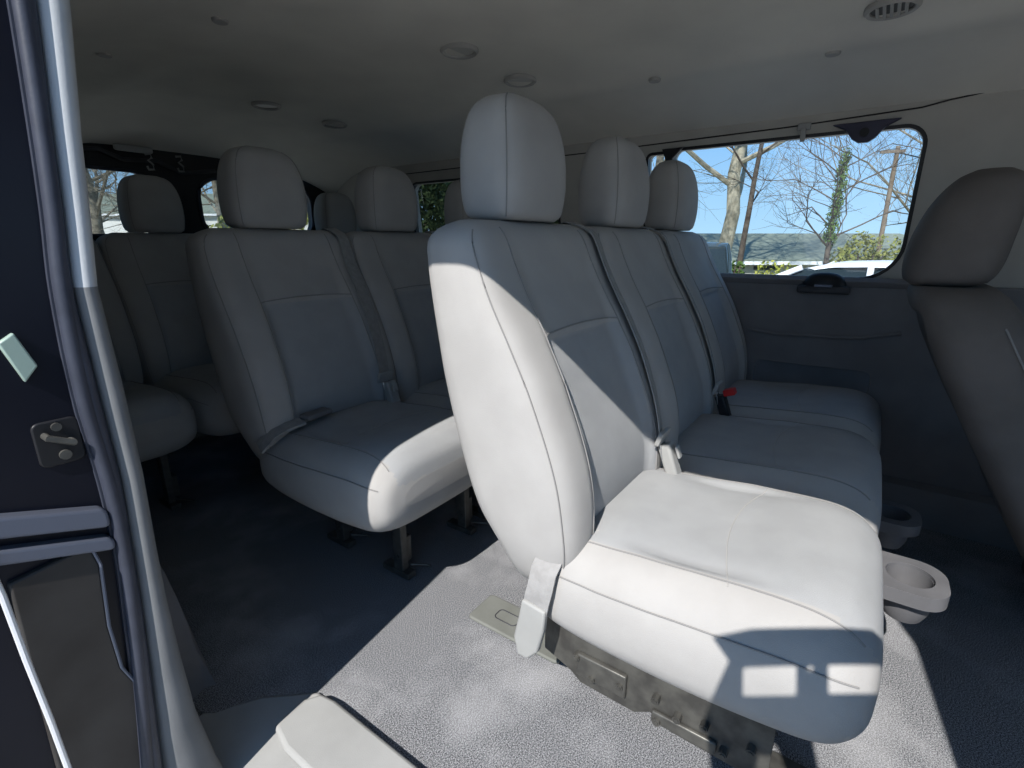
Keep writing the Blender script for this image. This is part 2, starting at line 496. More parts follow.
def copy_tree(o, parent=None):
    c = o.copy(); C.objects.link(c); c.parent = parent
    for ch in list(o.children): copy_tree(ch, c)
    return c
sB = copy_tree(sA)
for ch in list(sB.children):
    if ch.name.split('.')[0] in ('cup_holder', 'side_frame', 'lap_belt_end', 'anchor_cover', 'elastic_loop'):
        for g in list(ch.children): bpy.data.objects.remove(g)
        bpy.data.objects.remove(ch)
sB.location.y = YB
tag(sB, 'grey single seat in the second row back, shaded, only its cushion front sunlit', 'seat')

dA = seat_bench('bench_seat', [P2, P3], YA)
under_frame(dA, -.19, .64)
make_leg(dA, -.12, -.50); make_leg(dA, .55, -.50)
make_belt(dA, .195, .165, red=True)
cup_holder(dA, .10, -.665, .262)
tag(dA, 'grey two-place bench by the big side window with red belt buckle', 'bench seat')
dB = copy_tree(dA)
for ch in list(dB.children):
    if ch.name.split('.')[0] == 'cup_holder':
        for g in list(ch.children): bpy.data.objects.remove(g)
        bpy.data.objects.remove(ch)
dB.location.y = YB
tag(dB, 'shaded grey two-place bench in second row back, mostly hidden behind sunlit seat', 'bench seat')

rC = seat_bench('bench_seat', [.895, .47], YC)
under_frame(rC, -.6, .19); make_leg(rC, -.3, -.50); make_leg(rC, .15, -.50)
tag(rC, 'dark rear bench by the back doors, on the door side', 'bench seat')
rD = copy_tree(rC); rD.location.x = 1.735
tag(rD, 'rear bench by the back doors on the far side, headrest behind second row', 'bench seat')
for rr in (rC, rD):
    for ch in rr.children:
        if ch.name.split('.')[0] in ('headrest', 'backrest', 'seat_cushion'): ch.scale = (.93, 1, 1)

# belt end lying on the shaded second-row cushion
bm = bmesh.new(); ribbon(bm, [(.595, YB - .235, .375), (.62, YB - .26, .412), (.65, YB - .275, .424), (.69, YB - .28, .428)], .04, .006, (0, 1, .1))
o = obj('belt_stub', bm, WEB); tag(o, 'folded belt end lying at the back corner of the shaded single seat cushion', 'seat belt')
bm = bmesh.new(); box(bm, (.735, YB - .275, .434), (.08, .04, .014), Matrix.Rotation(.1, 3, 'Z'))
obj('belt_sleeve', bm, LOW, o, bevel=.006)

# driver's seat seen from behind its side
DP = [  # z, rear y, front y, half width
    (.14, -.40, -.52, .20), (.20, -.365, -.51, .235), (.313, -.300, -.46, .25), (.45, -.222, -.40, .255), (.55, -.168, -.36, .25), (.65, -.118, -.31, .24),
    (.72, -.088, -.275, .225), (.755, -.078, -.25, .20), (.775, -.085, -.225, .16)]
ds = empty('driver_seat', (1.60, 0, 0))
bm = bmesh.new(); rings = []
for i in range(60):
    z = .14 + .635 * i / 59; r, f, w = interp(DP, z); cy = (f + r) / 2; h = (r - f) / 2; ring = []
    for k in range(48):
        a = 2 * PI * k / 48; c, s = math.cos(a), math.sin(a)
        x = w * math.copysign(abs(c) ** .5, c); yy = cy + h * math.copysign(abs(s) ** .6, s)
        if s > 0 and abs(x) < .17 and .3 < z < .72: yy -= .018 * min(1, (.17 - abs(x)) / .02)
        ring.append(Vector((x, yy, z)))
    rings.append(ring)
loft(bm, rings); bk = obj('backrest', bm, VIN, ds, autosm=180)
bm = bmesh.new()
pts = []
for i in range(40):
    z = .2 + .5 * i / 39; r, f, w = interp(DP, z); pts.append((-w * .985, (r + f) / 2 - .045 - .01 * math.sin(i / 39 * PI), z))
pts += [(-.20, -.22, .725), (-.17, -.20, .745)]
tube(bm, pts, .0022, 6); obj('backrest_seam', bm, SEAM, bk)
HD = [(.775, .10, -.075, -.19), (.785, .125, -.062, -.215), (.82, .14, -.056, -.232), (.88, .145, -.062, -.240), (.94, .14, -.080, -.245), (.98, .125, -.100, -.243), (1.01, .10, -.125, -.235), (1.024, .065, -.15, -.215)]
bm = bmesh.new(); rings = []
for i in range(40):
    t = i / 39; z = .775 + .249 * (1 - (1 - t) ** 1.6); w, r, f = interp(HD, z); cy = (f + r) / 2; h = (r - f) / 2
    rings.append([Vector((w * math.copysign(abs(math.cos(a)) ** .6, math.cos(a)), cy + h * math.copysign(abs(math.sin(a)) ** .8, math.sin(a)), z)) for a in [2 * PI * k / 44 for k in range(44)]])
loft(bm, rings); obj('headrest', bm, VIN, ds, autosm=180)
bm = bmesh.new(); prism(bm, rrect(-.26, .26, -.95, -.40, .06, 6), .24, .36, lambda u, v, w: Vector((u, v, w))); obj('seat_cushion', bm, VIN, ds, bevel=.03)
bm = bmesh.new(); prism(bm, rrect(-.22, .22, -.90, -.46, .03, 4), 0, .24, lambda u, v, w: Vector((u, v, w))); obj('seat_base', bm, PLD, ds, bevel=.01)
tag(ds, "driver's seat seen from behind at the right edge, brownish grey, leaning back", 'seat')

# ------------------------------------------------------------------ van shell
NX0 = .25            # inner face of the doorway side
yF, yR = -2.0, 2.66
bm = bmesh.new()
prism(bm, [(.43, -1.2), (.43, .774), (.36, .86), (.295, .906), (.28, .93), (.28, yR), (2.02, yR), (2.02, yF), (.28, yF), (.28, -1.2)], -.03, 0, lambda u, v, w: Vector((u, v, w)))
struct('floor', bm, FLOOR, smooth=False)

# headliner: section across the van, run along it, turned down at the back
def ceil_z(x):
    a = abs(x - 1.115) / .865
    return 1.375 - .15 * a ** 3.2 - .012 * math.exp(-((x - .75) / .05) ** 2) - .012 * math.exp(-((x - 1.62) / .05) ** 2)
bm = bmesh.new(); ys = [yF + (2.45 - yF) * i / 60 for i in range(61)] + [2.5, 2.55, 2.59, 2.62, 2.64]
xs = [.25 + 1.73 * i / 60 for i in range(61)]
grid = []
for y in ys:
    dz = 0 if y < 2.3 else .115 * ((y - 2.3) / .34) ** 1.8
    row = []
    for x in xs:
        b = .006 * math.exp(-((y - 1.05) / .03) ** 2) if .7 < x < 1.6 else 0
        row.append(bm.verts.new((x, y, ceil_z(x) - dz - b)))
    grid.append(row)
for i in range(len(ys) - 1):
    for k in range(60): bm.faces.new((grid[i][k], grid[i][k + 1], grid[i + 1][k + 1], grid[i + 1][k]))
struct('ceiling', bm, HEAD, autosm=180)
bm = bmesh.new(); box(bm, (1.115, .33, 1.42), (1.95, 4.75, .03)); struct('trim_1', bm, NAVY, smooth=False)

# far side: upper wall leans in a little
def WU(u, v, w):      # u = y, v = z, w outwards
    return Vector((1.985 - .10 * max(0, v - .75) + w, u, v))
win1 = rrect(-.065, .655, .757, 1.192, (.11, .03, .03, .055), 8)
win1b = rrect(.672, .752, .765, 1.185, .02, 4)
win2 = rrect(1.13, 2.0, .77, 1.16, .05, 6)
bm = bmesh.new()
holed(bm, [(yF, .72), (yR, .72), (yR, 1.255), (yF, 1.255)], [win1, win1b, win2], WU, .05)
struct('wall_left', bm, TRIM, smooth=False)
bm = bmesh.new()       # lower side trim with a moulded pocket
pocket = rrect(-.045, .30, .35, .465, .02, 5)
holed(bm, [(yF, -.02), (yR, -.02), (yR, .748), (yF, .748)], [pocket], lambda u, v, w: Vector((1.955 + w + .02 * max(0, .35 - v), u, v)), .03)
lw = struct('wall_left_lower', bm, LOW, smooth=False, bevel=.004)
bm = bmesh.new()
prism(bm, rrect(-.055, .31, .34, .475, .02, 4), 1.984, 1.99, lambda u, v, w: Vector((w + .02, u, v)))
struct('trim_2', bm, LOW, smooth=False)
bm = bmesh.new()       # moulded ledges of the lower trim
tube(bm, [(1.952, -.10, .60), (1.95, .0, .575), (1.95, .25, .565), (1.952, .34, .575)], .006, 8)
tube(bm, [(1.95, -.06, .335), (1.95, .1, .33), (1.95, .32, .335)], .008, 8)
prism(bm, [(1.90, 0), (1.90, .08), (1.92, .12), (1.955, .13), (1.96, 0)], -1.2, 2.2, lambda u, v, w: Vector((u, w, v)))
struct('trim_3', bm, LOW, autosm=40)
bm = bmesh.new(); prism(bm, [(1.952, .735), (1.94, .752), (1.955, .765), (1.99, .760), (1.99, .735)], -.10, 2.1, lambda u, v, w: Vector((u, w, v)))
struct('trim_4', bm, LOW, bevel=.003)
def ring_band(bm, loop, f, t=.012, d0=-.004, d1=.02):
    n = len(loop); cx = sum(p[0] for p in loop) / n; cz = sum(p[1] for p in loop) / n
    P = []
    for k in range(n):
        a = Vector(loop[k - 1] + (0,)) ; b = Vector(loop[(k + 1) % n] + (0,)); tg = (b - a).normalized(); nn = Vector((tg.y, -tg.x, 0))
        P.append((Vector(loop[k] + (0,)), nn))
    rings = []
    for p, nn in P:
        i_ = p - nn * .006; o_ = p + nn * t * .35
        rings.append([bm.verts.new(f(q.x, q.y, d)) for q, d in ((i_, d1), (o_, d1), (o_, d0), (i_, d0))])
    for k in range(n):
        A, B = rings[k], rings[(k + 1) % n]
        for j in range(4): bm.faces.new((A[j], A[(j + 1) % 4], B[(j + 1) % 4], B[j]))
for i, (lp, gm) in enumerate(((win1, GLS), (win1b, GLS), (win2, PRIV))):
    w = empty('window_%d' % (i + 1), (0, 0, 0)); w['kind'] = 'structure'
    bm = bmesh.new(); ring_band(bm, lp, WU); obj('window_frame', bm, BAND, w, smooth=False)
    bm = bmesh.new(); bm.faces.new([bm.verts.new(WU(p[0], p[1], .03)) for p in lp]); obj('window_pane', bm, gm, w, smooth=False)
    w2 = w
bm = bmesh.new(); tube(bm, [WU(-.45, 1.262, -.003), WU(-.2, 1.256, -.003), WU(-.10, 1.245, -.003), WU(-.04, 1.234, -.003), WU(.3, 1.222, -.002), WU(1.0, 1.212, -.002), WU(2.3, 1.205, -.002)], .0022, 6)
struct('trim_5', bm, BLK)

# belt hanger and hook over the window, guide on the sill
t = empty('belt_hanger', (1.93, .085, 1.19)); tag(t, 'dark belt anchor bracket hanging over the top front of the big side window', 'bracket')
bm = bmesh.new(); prism(bm, [(-.085, .022), (-.05, .004), (-.028, -.024), (-.012, -.034), (.012, -.034), (.03, -.022), (.05, .006), (.085, .022)], -.012, .012, lambda u, v, w: Vector((w, u, v)))
obj('bracket_plate', bm, textured('hanger_plastic', (.045, .045, .07), (.06, .06, .09), 10, .6, 0), t, bevel=.004)
bm = bmesh.new(); cyl(bm, (-.018, 0, -.008), (-.01, 0, -.008), .012, 16); obj('bolt_cap', bm, BLK, t)
t = empty('coat_hook', (1.925, .245, 1.205)); tag(t, 'small pale clip hook on the trim above the big side window', 'hook')
bm = bmesh.new(); box(bm, (0, 0, .012), (.012, .036, .02)); box(bm, (-.004, 0, -.012), (.010, .014, .04)); obj('hook', bm, PLG, t, bevel=.003)
t = empty('window_latch', (1.945, .125, .74)); tag(t, 'black domed latch on the sill of the big side window', 'latch')
bm = bmesh.new(); rings = []
for r_, z_ in ((.062, -.005), (.060, .008), (.050, .024), (.034, .034), (.012, .038)):
    rings.append([Vector((.030 * r_ / .062 * math.sin(a), r_ * math.cos(a), z_)) for a in [2 * PI * k / 28 for k in range(28)]])
loft(bm, rings); obj('dome', bm, BLK, t)
bm = bmesh.new(); box(bm, (-.012, 0, -.016), (.02, .15, .026)); obj('base_plate', bm, PLD, t, bevel=.008)
bm = bmesh.new(); box(bm, (-.030, .0, -.003), (.012, .05, .008)); obj('lever', bm, SILV, t, bevel=.002)
t = empty('belt_bracket', (1.935, .662, 1.165)); tag(t, 'black wedge bracket at the top of the window divider', 'bracket')
bm = bmesh.new(); prism(bm, [(-.045, .03), (-.012, -.004), (-.008, -.03), (.012, -.03), (.016, -.004), (.03, .03)], -.012, .012, lambda u, v, w: Vector((w, u, v)))
obj('wedge', bm, BLK, t, bevel=.003)

# back doors
wr1 = rrect(.47, 1.03, .90, 1.165, (.05, .08, .08, .05), 8); wr2 = rrect(1.215, 1.81, .90, 1.165, .09, 8)
fr = lambda u, v, w: Vector((u, yR + w, v))
bm = bmesh.new(); holed(bm, [(.2, -.05), (2.03, -.05), (2.03, 1.40), (.2, 1.40)], [wr1, wr2], fr, .04)
struct('wall_rear', bm, BLK, smooth=False)
for i, lp in enumerate((wr1, wr2)):
    w = empty('window_%d' % (i + 4), (0, 0, 0)); w['kind'] = 'structure'
    bm = bmesh.new(); bm.faces.new([bm.verts.new(fr(p[0], p[1], .02)) for p in lp]); obj('window_pane', bm, REARG, w, smooth=False)
    bm = bmesh.new(); tube(bm, [fr(p[0], p[1], -.004) for p in lp], .008, 6, closed=True); obj('window_frame', bm, RUB, w)
bm = bmesh.new()
tube(bm, [(.7, 2.64, 1.225), (.85, 2.635, 1.235), (.93, 2.635, 1.205), (1.05, 2.635, 1.215), (1.15, 2.64, 1.175), (1.3, 2.635, 1.20)], .009, 8)
o = obj('wiring_loom', bm, PLD); tag(o, 'dark wiring loom looping above the back door windows', 'cable')
for x_, z_ in ((1.02, 1.20), (1.14, 1.205)):
    bm = bmesh.new()
    tube(bm, [(x_ - .012, 2.625, z_ + .035), (x_ + .008, 2.62, z_ + .038), (x_ + .010, 2.62, z_ + .022), (x_ - .006, 2.62, z_ + .012), (x_ + .012, 2.62, z_ - .004), (x_ + .012, 2.62, z_ - .024), (x_ - .008, 2.62, z_ - .026), (x_ - .012, 2.62, z_ - .012)], .0045, 8)
    o = obj('door_catch', bm, PLG)
    tag(o, 'curled grey metal door catch above the back doors, ' + ('left one of two' if x_ < 1.1 else 'right one of two'), 'door catch', 'curled catches over the back doors')
bm = bmesh.new(); prism(bm, rrect(-.07, .07, -.03, .03, .028, 6), 0, .03, lambda u, v, w: Vector((.96 + u, 2.60 + v * .6, 1.235 + w * .8)))
o = obj('cargo_lamp', bm, PLG, bevel=.008); tag(o, 'grey oval lamp housing at the rear edge of the ceiling', 'lamp')

# doorway side: header, pillar, body side behind it
bm = bmesh.new()
door = [(-.36, -.62), (.772, -.62), (.772, 1.19), (.76, 1.225), (.735, 1.25), (.70, 1.265), (.60, 1.272), (.50, 1.274), (.30, 1.274), (-.25, 1.274), (-.33, 1.20), (-.36, 1.10)]
fdoor = [(-1.55, .30), (-.56, .30), (-.56, 1.12), (-1.25, 1.12)]
holed(bm, [(yF, -.66), (yR + .04, -.66), (yR + .04, 1.34), (yF, 1.34)], [door, fdoor], lambda u, v, w: Vector((.212 - w, u, v)), .03)
struct('wall_right', bm, TRIM, smooth=False)
bm = bmesh.new()
holed(bm, [(yF, -.66), (yR + .04, -.66), (yR + .04, 1.38), (yF, 1.38)], [[(y - (.02 if y < 0 else -.02) , z) for y, z in door], fdoor], lambda u, v, w: Vector((.178 - w, u, v)), .012)
struct('trim_9', bm, NAVY, smooth=False)
# inner pillar cover: pale upper moulding and grey lower moulding, both following the doorway
def curve_trim(name, pts, m, w0, parent=None):
    bm = bmesh.new(); rings = []
    for (x, y, z, wd) in pts:
        rings.append([Vector((x + wd * (.5 + .5 * math.cos(a)) , y + .022 * math.sin(a), z)) for a in [2 * PI * k / 16 for k in range(16)]])
    loft(bm, rings); return obj(name, bm, m, parent, autosm=60)
# centre-line of the doorway's rear edge as seen: (z, seal outer x, seal/trim border x, trim inner x)
PIL = [(1.30, .205, .236, .262), (1.115, .195, .2265, .248), (.99, .187, .216, .234), (.90, .180, .209, .226), (.82, .172, .202, .218),
       (.69, .168, .203, .222), (.57, .173, .205, .223), (.46, .171, .200, .220), (.38, .165, .196, .219), (.27, .155, .188, .221), (.16, .143, .180, .226), (.05, .130, .172, .24), (-.10, .115, .160, .27)]
PY = .772
PIL = [(z, a, b - .010, c) for z, a, b, c in PIL]
up_ = [(b, PY, z, c - b) for z, a, b, c in PIL if z >= .82]
lo_ = [(b, PY, z, c - b) for z, a, b, c in PIL if z <= .83]
pil = empty('pillar_cover', (.22, PY, 0)); tag(pil, 'grey moulded cover of the pillar behind the open door', 'trim cover')
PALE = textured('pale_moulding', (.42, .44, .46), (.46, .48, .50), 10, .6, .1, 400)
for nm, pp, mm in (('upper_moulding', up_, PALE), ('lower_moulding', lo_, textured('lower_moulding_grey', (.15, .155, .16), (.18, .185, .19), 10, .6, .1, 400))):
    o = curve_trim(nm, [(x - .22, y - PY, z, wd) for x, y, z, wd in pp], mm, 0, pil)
# rubber door seal, two beads
def pil_at(z):
    return interp([(-z_, a, b, c) for z_, a, b, c in PIL], -z)
bm = bmesh.new()
zz = [1.30 - 1.4 * i / 60 for i in range(61)]
tube(bm, [(pil_at(z)[1] - .008, PY - .012, z) for z in zz], .0085, 10)
tube(bm, [(pil_at(z)[0] + .010, PY - .014, z) for z in zz], .0085, 10)
rings = [[Vector((pil_at(z)[0], PY, z)), Vector((pil_at(z)[1], PY, z)), Vector((pil_at(z)[1], PY - .010, z)), Vector((pil_at(z)[0], PY - .010, z))] for z in zz]
loft(bm, rings)
o = obj('door_seal', bm, RUB); tag(o, 'dark double-beaded rubber seal running down the rear edge of the doorway', 'door seal')
# painted jamb with its hardware
bm = bmesh.new()
prism(bm, [(.20, -.66), (-.02, -.66), (-.05, .2), (-.05, .8), (-.03, 1.1), (.02, 1.33), (.20, 1.34)], PY - .003, PY + .05, lambda u, v, w: Vector((u, w, v)))
struct('trim_6', bm, NAVY, smooth=False)
t = empty('door_striker', (.148, PY, .640)); tag(t, 'dark latch striker plate on the painted door jamb', 'latch')
bm = bmesh.new(); prism(bm, rrect(-.022, .022, -.028, .028, .008, 5), -.006, .004, lambda u, v, w: Vector((u, w, v))); obj('striker_plate', bm, BLK, t, bevel=.002)
bm = bmesh.new(); tube(bm, [(-.012, 0, .012), (-.012, -.02, .012), (.01, -.02, .0), (.01, 0, .0)], .004, 8); obj('striker_loop', bm, STEEL, t)
bm = bmesh.new(); cyl(bm, (.002, -.010, -.016), (.002, -.004, -.016), .006, 12); obj('screw', bm, STEEL, t)
bm = bmesh.new(); cyl(bm, (0, -.010, .02), (0, -.004, .02), .005, 12); obj('screw', bm, STEEL, t)
bm = bmesh.new(); prism(bm, [(.118, .765), (.133, .775), (.146, .735), (.132, .718)], PY - .01, PY + .004, lambda u, v, w: Vector((u, w, v)))
o = obj('reflector', bm, mat('reflector_green', (.32, .42, .36), .3, 0, .6), bevel=.002); tag(o, 'small pale green rectangular sticker catching light on the door jamb', 'reflector')
for z0, z1, lab in ((.535, .562, 'upper of two blue-grey guide rails across the dark door jamb'), (.502, .521, 'lower of two blue-grey guide rails across the dark door jamb')):
    bm = bmesh.new(); prism(bm, rrect(-.06, .174, z0, z1, .008, 4), PY - .02, PY + .006, lambda u, v, w: Vector((u, w, v - .34 * (u - .12))))
    o = obj('guide_rail', bm, SILV, bevel=.004); tag(o, lab, 'rail', 'rails on the door jamb')
t = empty('jamb_panel', (.12, PY, .25)); tag(t, 'dark brownish lower jamb panel with curved edge under the guide rails', 'panel')
bm = bmesh.new(); prism(bm, [(.072, .49), (.150, .50), (.155, .47), (.148, .38), (.15, .31), (.165, .26), (.165, -.3), (.05, -.3)], PY - .012, PY + .004, lambda u, v, w: Vector((u - .12, w - PY, v - .25)))
obj('pressed_plate', bm, textured('jamb_dark', (.035, .032, .03), (.05, .047, .045), 12, .5, .1, 60), t, bevel=.003)
bm = bmesh.new(); tube(bm, [(x - .12, PY - .014 - PY, z - .25) for x, z in ((.150, .50), (.155, .47), (.148, .38), (.15, .31), (.165, .26))], .002, 6)
obj('plate_edge', bm, SILV, t)
bm = bmesh.new()
pts = [(.058, PY - .03, .56), (.0635, PY - .03, .49), (.066, PY - .03, .40), (.070, PY - .03, .30), (.072, PY - .03, .22), (.07, PY - .03, .0)]
tube(bm, pts, .0035, 8)
o = obj('body_edge_strip', bm, mat('bright_edge', (.75, .76, .78), .3, .2)); tag(o, 'thin bright metal edge strip on the outer body beside the jamb', 'trim strip')

# sill and step of the doorway
bm = bmesh.new()
prism(bm, [(.322, -.34), (.322, .71), (.335, .765), (.40, .772), (.428, .755), (.434, .72), (.434, -.34)], .008, .024, lambda u, v, w: Vector((u, v, w)))
o = obj('sill_cover', bm, PLG, bevel=.008); tag(o, 'light grey moulded sill cover in the doorway at the floor edge', 'sill cover')
bm = bmesh.new()
prism(bm, [(.432, -.06), (.20, -.062), (.19, -.12), (.02, -.13), (.02, -.17), (.432, -.17)], -.36, .77, lambda u, v, w: Vector((u, w, v)))
struct('trim_7', bm, PLG, bevel=.006)
bm = bmesh.new()
prism(bm, [(.19, -.34), (.19, .93), (.285, .93), (.30, .912), (.365, .864), (.436, .776), (.436, -.34)], -.06, -.012, lambda u, v, w: Vector((u, v, w + .02 * min(1, max(0, (u - .19) / .2)))))
o = obj('sill_plate', bm, PLG, bevel=.008); tag(o, 'smooth grey sill in shade at the foot of the pillar, curving to the floor', 'sill cover')
bm = bmesh.new(); rings = []
for i in range(16):
    a = PI * i / 15; q = math.sin(a) ** .8
    rings.append([Vector((.20, 1.24 - .30 * math.cos(a), -.01)), Vector((.33, 1.24 - .28 * math.cos(a), -.01)), Vector((.31, 1.24 - .26 * math.cos(a), .30 * q)), Vector((.20, 1.24 - .30 * math.cos(a), .34 * q))])
loft(bm, rings); struct('trim_8', bm, LOW, autosm=50, bevel=.02)

# front bulk of the van: windscreen opening
bm = bmesh.new(); holed(bm, [(.2, -.2), (2.03, -.2), (2.03, 1.40), (.2, 1.40)], [rrect(.35, 1.9, .62, 1.22, .08, 6)], lambda u, v, w: Vector((u, yF - w, v)), .04)
struct('wall_front', bm, PLD, smooth=False)
bm = bmesh.new(); prism(bm, [(-1.99, .01), (-1.99, .60), (-1.75, .62), (-1.62, .55), (-1.60, .2), (-1.7, .01)], .3, 1.93, lambda u, v, w: Vector((w, u, v)))
o = obj('dashboard', bm, PLD, bevel=.03); tag(o, 'dark dashboard across the front of the van', 'dashboard')

# floor fittings
def floor_cover(x, y, lab):
    t = empty('floor_track_cover', (x, y, 0)); tag(t, lab, 'floor cover')
    bm = bmesh.new(); prism(bm, rrect(-.048, .048, -.165, .085, .012, 4), .001, .010, lambda u, v, w: Vector((u, v, w))); obj('cover_plate', bm, PLD2, t, bevel=.004)
    bm = bmesh.new(); tube(bm, [(p[0], p[1], .0105) for p in rrect(-.016, .016, -.03, .03, .01, 4)], .0014, 6, closed=True); obj('grip_outline', bm, PLD, t)
PLD2 = textured('rail_cover_plastic', (.15, .155, .14), (.18, .185, .17), 14, .6, .1, 300)
floor_cover(.815, .585, 'grey-green floor track cover behind the sunlit single seat')
bm = bmesh.new(); prism(bm, rrect(-.022, .022, -.36, .36, .01, 4), .0005, .008, lambda u, v, w: Vector((.80 + u, .13 + v - .08, w)))
o = obj('floor_track', bm, STEEL, bevel=.002); tag(o, 'dark steel seat track on the floor under the sunlit single seat', 'floor track')

# ceiling fittings
def vent(x, y, lab, dark=False, r=.052):
    t = empty('ceiling_vent', (x, y, ceil_z(x) - .002)); tag(t, lab, 'air vent', 'round ceiling vents')
    bm = bmesh.new(); rings = []
    for rr, z in ((r, .004), (r, -.004), (r * .9, -.009), (r * .78, -.006), (r * .76, .0)):
        rings.append([Vector((rr * math.cos(a), rr * math.sin(a), z)) for a in [2 * PI * k / 36 for k in range(36)]])
    loft(bm, rings, cap=False); obj('bezel', bm, HEADP, t)
    bm = bmesh.new(); cyl(bm, (0, 0, -.002), (0, 0, .002), r * .77, 32); obj('lens', bm, BLK if dark else LENS, t)
    if dark:
        bm = bmesh.new()
        for k in (-2, -1, 0, 1, 2):
            L = 2 * math.sqrt(max(0, (r * .75) ** 2 - (k * .013) ** 2))
            box(bm, (0, k * .013, -.006), (L, .007, .002), Matrix.Rotation(.5, 3, 'X'))
        obj('louvre', bm, HEADP, t)
HEADP = mat('vent_plastic', (.36, .35, .33), .5)
vent(1.19, 1.01, 'round light ceiling vent above the sunlit single seat, left of two')
vent(1.475, 1.005, 'round ceiling vent just above the sunlit seat headrest, right of two')
vent(1.20, 1.98, 'far round ceiling vent over the rear rows, left of two')
vent(1.51, 1.99, 'far round ceiling vent over the rear rows, right of two')
vent(1.51, .055, 'round louvred ceiling vent at the top right with dark slots', True)
for (x, y, lab) in ((.70, 1.30, 'nearer small round ceiling button at left over the aisle'), (.62, 1.75, 'farther small round ceiling button at left over the aisle'), (1.62, .62, 'small round ceiling button near the big side window'), (1.66, .17, 'small round ceiling button towards the front near the side window')):
    bm = bmesh.new(); cyl(bm, (x, y, ceil_z(x) - .006), (x, y, ceil_z(x) + .003), .016, 20, .019); o = obj('ceiling_button', bm, HEADP, bevel=.002)
    tag(o, lab, 'button', 'ceiling buttons')

# ------------------------------------------------------------------ outside
bm = bmesh.new(); box(bm, (10, 0, GZ - .05), (160, 160, .1)); 
struct('ground', bm, textured('asphalt', (.40, .385, .345), (.47, .455, .41), 3, .95, .2, 60), smooth=False)
bm = bmesh.new(); prism(bm, [(14, -30), (60, -30), (60, 60), (14, 60)], GZ - .02, GZ + .001, lambda u, v, w: Vector((u, v, w)))
o = obj('lawn', bm, textured('dry_grass', (.16, .17, .06), (.30, .28, .14), 1.5, .95, .3, 20), smooth=False); tag(o, 'pale grass verge between the car park and the long building', 'grass', kind='stuff')

def building(name, u0, u1, d, depth, ez, rz_, lab, wm, rm):
    x0, y0 = far(u0, d); x1, y1 = far(u1, d); L = math.hypot(x1 - x0, y1 - y0); a = math.atan2(y1 - y0, x1 - x0)
    t = empty(name, (x0, y0, GZ), a); tag(t, lab, 'building')
    sgn = 1 if (Vector((-(y1 - y0), x1 - x0)).dot(Vector((x0, y0))) > 0) else -1
    def f(u, v, w): return Vector((w, sgn * u, v - GZ))
    bm = bmesh.new(); prism(bm, [(.3, GZ), (.3, ez), (depth / 2, rz_ - .15), (depth - .3, ez), (depth - .3, GZ)], .3, L - .3, f); obj('walls', bm, wm, t, smooth=False)
    bm = bmesh.new(); prism(bm, [(0, ez - .05), (depth / 2, rz_), (depth, ez - .05), (depth, ez + .05), (depth / 2, rz_ + .12), (0, ez + .05)], 0, L, f); obj('roof', bm, rm, t, smooth=False)
    bm = bmesh.new(); prism(bm, [(-.06, ez - .18), (-.06, ez - .02), (.02, ez - .02), (.02, ez - .18)], 0, L, f); obj('gutter', bm, WHITE, t, smooth=False)
    for k in range(int(L / 4)):
        bm = bmesh.new(); prism(bm, rrect(1.5 + k * 4, 2.7 + k * 4, GZ + .35, ez - .25, .02, 2), .24, .32, lambda u, v, w: Vector((u, sgn * w, v - GZ))); obj('window', bm, CGL, t, smooth=False)
building('long_building', 640, 1010, 24, 14, CAMZ - .80, CAMZ + .42, 'long low building with grey-green shingle roof seen through the big side window', WALLP, ROOF)
building('pale_building', -120, 330, 45, 12, CAMZ + 2.4, CAMZ + 4.4, 'pale building seen through the back door windows beyond the trees', mat('bright_wall', (.72, .72, .70), .9), ROOF)

